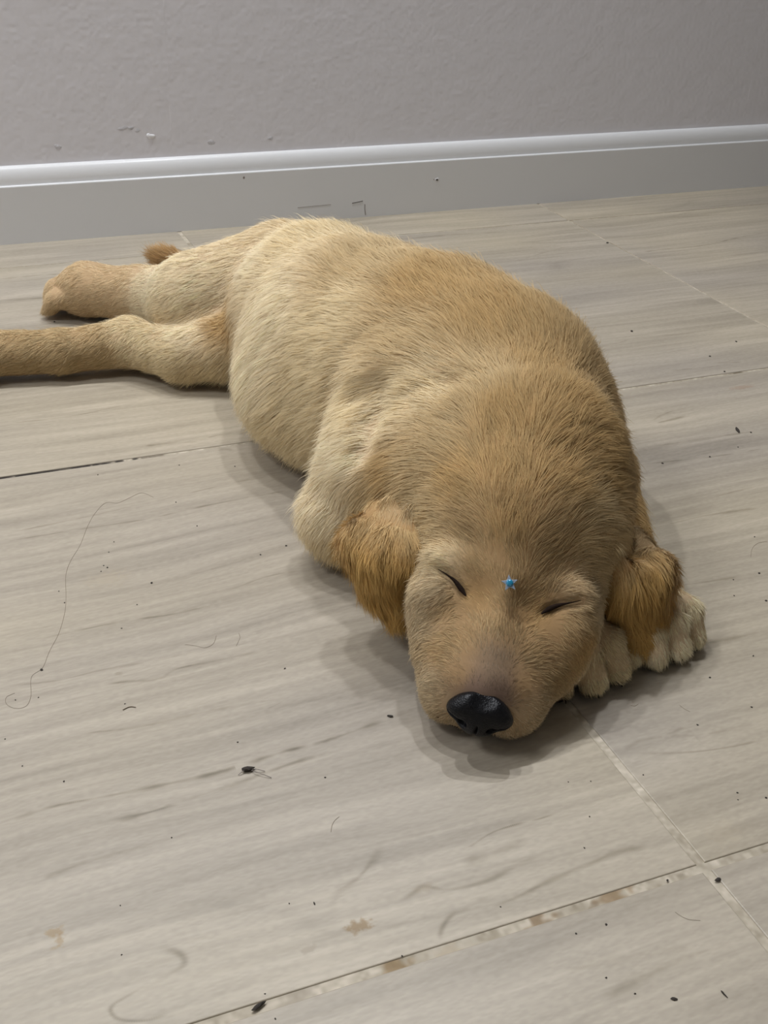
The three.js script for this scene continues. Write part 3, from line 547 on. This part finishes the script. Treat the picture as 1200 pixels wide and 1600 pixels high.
// features found on the skin along the sight lines
const LIDS = [[[684, 889], [697, 897], [709, 906], [718, 917], [728, 931]], [[846, 959], [857, 952], [872, 946], [890, 942], [908, 938]]].map(l => l.map(q => onBody(q[0], q[1])));
for (const l of LIDS) { const q = new THREE.CatmullRomCurve3(l).getSpacedPoints(6); for (let i = 0; i < 6; i++) body.push({ ...cone(q[i], 0.0014, q[i + 1], 0.0014, 0.004), cut: true }); }
const coatField = field(body);
const nosePrims = [
  hball(0.002, -0.0130, 0.0785, 0.0165, 0.0100, 0.0080, 0.005), hball(0.002, -0.022, 0.0858, 0.0135, 0.012, 0.0092, 0.006),
  hball(-0.0095, -0.0165, 0.0825, 0.0098, 0.0090, 0.0075, 0.0035), hball(0.0135, -0.0165, 0.0825, 0.0098, 0.0090, 0.0075, 0.0035),
  hball(-0.0072, -0.0180, 0.0905, 0.0034, 0.0030, 0.0044, 0.0015, true), hball(0.0112, -0.0180, 0.0905, 0.0034, 0.0030, 0.0044, 0.0015, true),
  hball(-0.0150, -0.0165, 0.0890, 0.0050, 0.0016, 0.0050, 0.0015, true), hball(0.0190, -0.0165, 0.0890, 0.0050, 0.0016, 0.0050, 0.0015, true),
  hball(0.002, -0.021, 0.0945, 0.0009, 0.012, 0.0036, 0.0012, true), hball(0.002, -0.0035, 0.0775, 0.007, 0.004, 0.006, 0.005, true),
];
const noseField = field(nosePrims);
const lidPoints = LIDS.flatMap(l => new THREE.CatmullRomCurve3(l).getSpacedPoints(30));
const bald = p => noseField(p.x, p.y, p.z) < 0.0012 || (Math.abs(p.x + 0.04) < 0.08 && p.z > -0.26 && lidPoints.some(q => q.distanceToSquared(p) < 3.2e-6));
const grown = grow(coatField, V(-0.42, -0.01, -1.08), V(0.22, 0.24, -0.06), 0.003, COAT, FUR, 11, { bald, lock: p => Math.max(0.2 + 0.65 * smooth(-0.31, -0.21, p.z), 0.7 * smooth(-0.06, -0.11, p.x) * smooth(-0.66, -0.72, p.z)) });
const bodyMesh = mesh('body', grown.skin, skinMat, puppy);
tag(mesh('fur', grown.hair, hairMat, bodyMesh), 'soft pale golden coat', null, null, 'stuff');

function furPart(name, prims, lo, hi, coat, count, seed, opt, label) {
  const f = field(prims), r = grow(f, lo, hi, 0.0025, coat, count, seed, opt), m = mesh(name, r.skin, skinMat, puppy);
  tag(m, label); tag(mesh(name + '_fur', r.hair, hairMat, m), null, null, null, 'stuff');
  return m;
}
function spot([x, y, h]) { if (h !== null) return onFloor(x, y, h); const p = onBody(x, y); return p.addScaledVector(gradient(bodyField, p), -0.008); }
function chain(pts, r, k) { const q = pts.map(spot), out = []; for (let i = 0; i + 1 < q.length; i++) out.push(cone(q[i], r[i], q[i + 1], r[i + 1], k)); return out; }
const bounds = prims => { const b = new THREE.Box3(); for (const p of prims) { b.expandByPoint(p.a ?? p.e); if (p.b) b.expandByPoint(p.b); } return b.expandByScalar(0.035); };
{
  const left = [...chain([[645, 790, null], [638, 865, 0.08], [640, 940, 0.044]], [0.007, 0.009, 0.008], 0.02), ...chain([[612, 780, null], [598, 870, 0.074], [614, 945, 0.036]], [0.007, 0.010, 0.009], 0.02), ...chain([[585, 785, null], [563, 845, 0.074], [585, 912, 0.048]], [0.007, 0.009, 0.008], 0.02)];
  const right = [...chain([[962, 850, null], [968, 915, 0.062], [982, 985, 0.028]], [0.007, 0.010, 0.010], 0.02), ...chain([[988, 835, null], [1000, 915, 0.057], [1000, 990, 0.024]], [0.007, 0.010, 0.010], 0.02), ...chain([[1004, 830, null], [1022, 890, 0.058], [1019, 948, 0.038]], [0.007, 0.009, 0.008], 0.02)];
  let b = bounds(left);
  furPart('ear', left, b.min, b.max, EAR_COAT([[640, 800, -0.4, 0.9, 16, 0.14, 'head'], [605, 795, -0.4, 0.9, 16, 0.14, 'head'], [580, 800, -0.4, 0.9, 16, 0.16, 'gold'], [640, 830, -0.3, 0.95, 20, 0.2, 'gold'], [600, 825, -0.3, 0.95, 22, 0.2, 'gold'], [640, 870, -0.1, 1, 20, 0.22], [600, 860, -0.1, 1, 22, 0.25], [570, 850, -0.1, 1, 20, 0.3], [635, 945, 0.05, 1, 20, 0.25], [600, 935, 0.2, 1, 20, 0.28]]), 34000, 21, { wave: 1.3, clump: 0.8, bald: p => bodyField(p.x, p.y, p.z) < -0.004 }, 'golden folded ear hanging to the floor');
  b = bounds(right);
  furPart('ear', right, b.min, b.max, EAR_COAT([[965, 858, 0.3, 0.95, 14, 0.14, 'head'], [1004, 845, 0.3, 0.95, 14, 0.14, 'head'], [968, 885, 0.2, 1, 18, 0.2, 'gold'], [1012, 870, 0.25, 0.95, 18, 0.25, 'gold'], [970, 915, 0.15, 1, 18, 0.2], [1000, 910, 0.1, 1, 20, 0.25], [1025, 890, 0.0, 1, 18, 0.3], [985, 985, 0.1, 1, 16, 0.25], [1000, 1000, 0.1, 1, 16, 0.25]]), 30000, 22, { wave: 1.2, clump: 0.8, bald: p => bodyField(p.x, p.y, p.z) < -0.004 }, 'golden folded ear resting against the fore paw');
  const tail = [cone(V(0.02, 0.06, -0.83), 0.022, V(0.0, 0.05, -0.93), 0.016, 0.02), cone(V(0.0, 0.05, -0.93), 0.016, onFloor(262, 408, 0.05), 0.010, 0.02), cone(onFloor(262, 408, 0.05), 0.010, onFloor(240, 398, 0.053), 0.005, 0.02)];
  b = bounds(tail);
  furPart('tail', tail, b.min, b.max, [[275, 405, -0.9, -0.3, 22, 0.35, 'tail'], [250, 400, -0.8, -0.6, 22, 0.4, 'tail'], [242, 402, -0.7, -0.7, 24, 0.4, 'tail']], 14000, 23, { clump: 0.6 }, 'darker golden brown tail tip');
}
const noseMat = new THREE.MeshPhysicalMaterial({ color: new THREE.Color().setRGB(0.005, 0.005, 0.006), specularIntensity: 0.4, roughness: 0.36, bumpMap: texture(256, 256, (d, w, h) => { for (let i = 0; i < w * h; i++) { const v = 128 + 100 * noise2((i % w) / 5, Math.floor(i / w) / 5, 88); d[i * 4] = d[i * 4 + 1] = d[i * 4 + 2] = v; d[i * 4 + 3] = 255; } }, false), bumpScale: 0.0003 });
{
  const c = H(0.002, -0.016, 0.082), g = surfaceNet(noseField, c.clone().addScalar(-0.03), c.clone().addScalar(0.03), 0.0009), p = g.attributes.position, uv = new Float32Array(p.count * 2);
  for (let i = 0; i < p.count; i++) { const q = V(p.getX(i), p.getY(i), p.getZ(i)).sub(c); uv[i * 2] = q.dot(HX) / 0.03; uv[i * 2 + 1] = (q.dot(HZ) - q.dot(HY)) / 0.03; }
  g.setAttribute('uv', new THREE.BufferAttribute(uv, 2));
  tag(mesh('nose', g, noseMat, puppy), 'black leathery nose');
}
const darkSkin = new THREE.MeshPhysicalMaterial({ color: new THREE.Color().setRGB(0.018, 0.011, 0.008), roughness: 0.95, specularIntensity: 0.15 });
function taper(points, radii, sides = 6, seg = 24) {
  const c = new THREE.CatmullRomCurve3(points), g = new THREE.TubeGeometry(c, seg, 1, sides), p = g.attributes.position;
  for (let i = 0; i <= seg; i++) { const q = c.getPointAt(i / seg), t = i / seg * (radii.length - 1), k = Math.min(radii.length - 2, Math.floor(t)), r = lerp(radii[k], radii[k + 1], t - k); for (let s = 0; s <= sides; s++) { const n = i * (sides + 1) + s; p.setXYZ(n, q.x + (p.getX(n) - q.x) * r, q.y + (p.getY(n) - q.y) * r, q.z + (p.getZ(n) - q.z) * r); } }
  return g;
}
LIDS.forEach((l, i) => tag(mesh('eyelid', taper(l, i ? [0.0006, 0.0018, 0.0015, 0.0008, 0.0004, 0.0002] : [0.0002, 0.0004, 0.0008, 0.0015, 0.0018, 0.0006]), darkSkin, puppy), 'dark rim of a closed eye'));
tag(mesh('mouth', taper([[684, 1120], [702, 1137], [730, 1149], [762, 1155], [800, 1151]].map(q => { const p = onBody(q[0], q[1]); p.y = Math.max(p.y, 0.004); return p; }), [0.0006, 0.0012, 0.0014, 0.0012, 0.0006]), darkSkin, puppy), 'dark edge of the lower lip');
for (const [x, z, fx, n] of [[0.020, -0.196, 0.25, 1.2], [0.082, -0.202, 0.1, 1.08]]) {
  const f = V(fx, 0, 1).normalize(), s = V(f.z, 0, -f.x);
  [-1.5, -0.5, 0.5, 1.5].forEach(k => {
    const mid = Math.abs(k) < 1 ? 1 : 0, tip = V(x, 0, z).addScaledVector(f, (0.032 + 0.007 * mid) * n).addScaledVector(s, k * 0.0188 * n);
    const pad = new THREE.SphereGeometry(1, 14, 10); pad.scale(0.0078, 0.0045, 0.0085); pad.translate(tip.x - f.x * 0.010, 0.0052, tip.z - f.z * 0.010);
    mesh('paw_pad', pad, darkSkin, puppy);
    mesh('claw', taper([V(tip.x, 0.009, tip.z).addScaledVector(f, -0.006), V(tip.x, 0.007, tip.z).addScaledVector(f, -0.003), V(tip.x, 0.0025, tip.z).addScaledVector(f, -0.0008)], [0.0014, 0.0012, 0.0004], 6, 8), darkSkin, puppy);
  });
}

// ---------------------------------------------------------------- star gem on the puppy's forehead
{
  const at = onBody(795, 913), n = gradient(bodyField, at), g = group('star_gem');
  g.position.copy(at).addScaledVector(n, 0.0052);
  const up = camY.clone().addScaledVector(n, -camY.dot(n)).normalize(), rt = up.clone().cross(n);
  g.quaternion.setFromRotationMatrix(new THREE.Matrix4().makeBasis(rt, up, n)); g.rotateZ(0.08);
  tag(g, 'tiny blue star shaped gem stuck between the eyes of the puppy', 'gem');
  const star = (R, r) => { const s = new THREE.Shape(); for (let k = 0; k < 10; k++) { const a = Math.PI / 2 + k * Math.PI / 5, q = k % 2 ? r : R; s[k ? 'lineTo' : 'moveTo'](q * Math.cos(a), q * Math.sin(a)); } s.closePath(); return s; };
  mesh('setting', new THREE.ExtrudeGeometry(star(0.0052, 0.0023), { depth: 0.0008, bevelEnabled: true, bevelSize: 0.0002, bevelThickness: 0.0002, bevelSegments: 2 }), new THREE.MeshStandardMaterial({ color: new THREE.Color().setRGB(0.30, 0.36, 0.44), metalness: 0.5, roughness: 0.45 }), g);
  const gem = new THREE.IcosahedronGeometry(0.0024, 1); gem.scale(1, 1, 0.55); gem.translate(0, 0, 0.0012);
  mesh('gem', gem, new THREE.MeshPhysicalMaterial({ color: new THREE.Color().setRGB(0.008, 0.19, 0.34), roughness: 0.12, clearcoat: 1, flatShading: true }), g);
}

// ---------------------------------------------------------------- crumbs, lint and hairs on the floor
{
  const R = rng(5), crumbMat = new THREE.MeshStandardMaterial({ color: new THREE.Color().setRGB(0.035, 0.028, 0.022), roughness: 0.9 });
  const crumb = (px, py, sizePx, sx, sz, label, grp) => {
    const p = onFloor(px, py), d = p.distanceTo(EYE), r = sizePx * 0.8 / FOCAL * d / 2, m = mesh('crumb', blob(r, Math.round(px + py * 3), sx, 0.45, sz), crumbMat);
    m.position.set(p.x, r * 0.35, p.z); m.rotation.y = R() * 6; tag(m, label, 'crumb', grp);
  };
  for (const [x, y, s] of [[237, 911, 5], [407, 867, 4], [168, 887, 4], [162, 884, 3], [158, 893, 3], [445, 1045, 4], [308, 822, 3], [275, 785, 3], [170, 863, 3], [100, 1221, 4], [35, 1197, 3], [8, 1155, 3], [268, 1309, 3], [371, 1160, 4], [508, 1215, 4], [188, 1415, 3], [367, 729, 3], [280, 727, 3], [153, 742, 3], [92, 924, 3], [101, 942, 3], [190, 982, 3], [178, 847, 3], [214, 945, 3], [24, 1094, 3], [60, 1090, 3], [447, 853, 4], [414, 1553, 3], [430, 1592, 4], [947, 1445, 5], [900, 1459, 4], [913, 1325, 4], [947, 1528, 4], [992, 1553, 4], [628, 1494, 4], [782, 1417, 3], [921, 1276, 3], [888, 1222, 3], [923, 1221, 3], [1035, 724, 4], [1153, 699, 3], [1173, 676, 4], [1109, 714, 4], [1186, 896, 5], [1179, 839, 3], [1197, 939, 5], [1146, 906, 3], [1147, 931, 3], [1177, 1025, 4], [1109, 1059, 4], [1090, 1133, 4], [1174, 1105, 4], [1152, 1239, 4], [1153, 1250, 3], [1197, 1247, 5], [1005, 1211, 3], [987, 518, 5], [1150, 534, 4], [1109, 557, 4], [949, 380, 5], [1132, 581, 4], [77, 482, 3], [85, 503, 4], [291, 397, 3], [195, 1100, 3], [1043, 1376, 5], [452, 1412, 3], [190, 1492, 3]])
    crumb(x, y, s, 1, 0.8, 'tiny dark speck of dirt lying on the pale floor tiles', 'specks of dirt on the floor');
  crumb(491, 1412, 5, 1.4, 0.5, 'short dark splinter beside the brown smear on the floor tile', null);
  crumb(610, 1120, 9, 1.3, 0.8, 'black crumb on the floor tile beside the muzzle of the puppy', null);
  crumb(404, 1573, 16, 1.6, 0.55, 'dark brown chip lying in the near grout joint', null);
  crumb(1152, 673, 12, 1.6, 0.4, 'dark dash shaped crumb on the tile past the far joint', null);
  crumb(1053, 1562, 9, 1.3, 0.7, 'blackish crumb with ragged ends on the tile past the near joint', null);
  crumb(1131, 1554, 8, 1.7, 0.4, 'curved brown bit of dirt on the tile past the near joint', null);
  crumb(1121, 1375, 9, 1.3, 0.7, 'dark crumbs packed in the grout where four tiles meet', null);
  { // the largest: a dead insect like scrap with thin legs
    const p = onFloor(388, 1204), g = group('debris_scrap'); g.position.set(p.x, 0, p.z); tag(g, 'small black scrap of debris with wispy fibres on the open floor', 'debris');
    const b = blob(0.0026, 12, 1.5, 0.6, 0.9); b.translate(0, 0.0015, 0); mesh('scrap', b, crumbMat, g);
    for (const [x, y] of [[414, 1206], [424, 1216], [372, 1212]]) { const q = onFloor(x, y).sub(p); mesh('fibre', tube([V(0, 0.001, 0), V(q.x * 0.5, 0.002, q.z * 0.6), V(q.x, 0.0005, q.z)], 0.00025, 10), scuffMat, g); }
  }
  const hairMatDark = new THREE.MeshStandardMaterial({ color: new THREE.Color().setRGB(0.26, 0.21, 0.15), roughness: 0.6 });
  const strand = (pts, r, label, grp) => tag(mesh('loose_hair', tube(pts.map(q => onFloor(q[0], q[1], r)), r, pts.length * 6), hairMatDark), label, 'hair', grp);
  strand([[240, 777], [221, 770], [204, 777], [183, 786], [167, 785], [150, 800], [137, 822], [125, 852], [110, 877], [103, 897], [103, 927], [102, 952], [92, 989], [77, 1018], [65, 1045], [50, 1056], [48, 1089], [40, 1104], [25, 1107], [10, 1100], [10, 1089], [23, 1083]], 0.00013, 'long thin wavy hair lying across the open floor tile', null);
  crumb(65, 1047, 6, 1.1, 0.9, 'dark knot of lint on the long loose hair', null);
  strand([[289, 1007], [305, 1009], [321, 1012], [333, 1006], [338, 993]], 0.00013, 'short curled loose hair on the floor tile', 'short loose hairs');
  strand([[369, 1009], [373, 1001], [375, 996], [373, 989]], 0.00013, 'short curled loose hair on the floor tile', 'short loose hairs');
  strand([[517, 1300], [519, 1289], [524, 1281], [530, 1276]], 0.00014, 'short curled loose hair on the floor tile', 'short loose hairs');
  strand([[192, 1109], [200, 1105], [206, 1104], [212, 1105]], 0.0004, 'short curled loose hair on the floor tile', 'short loose hairs');
  strand([[1173, 870], [1176, 856], [1186, 848], [1199, 846]], 0.00013, 'short curled loose hair on the floor tile', 'short loose hairs');
  strand([[1062, 1102], [1070, 1108], [1078, 1112]], 0.00014, 'short curled loose hair on the floor tile', 'short loose hairs');
  strand([[985, 1102], [992, 1103], [997, 1100]], 0.00014, 'short curled loose hair on the floor tile', 'short loose hairs');
  strand([[1055, 1425], [1065, 1432], [1078, 1437], [1094, 1438]], 0.00013, 'short curled loose hair on the floor tile', 'short loose hairs');
}

scene.add(camera);
renderer.render(scene, camera);
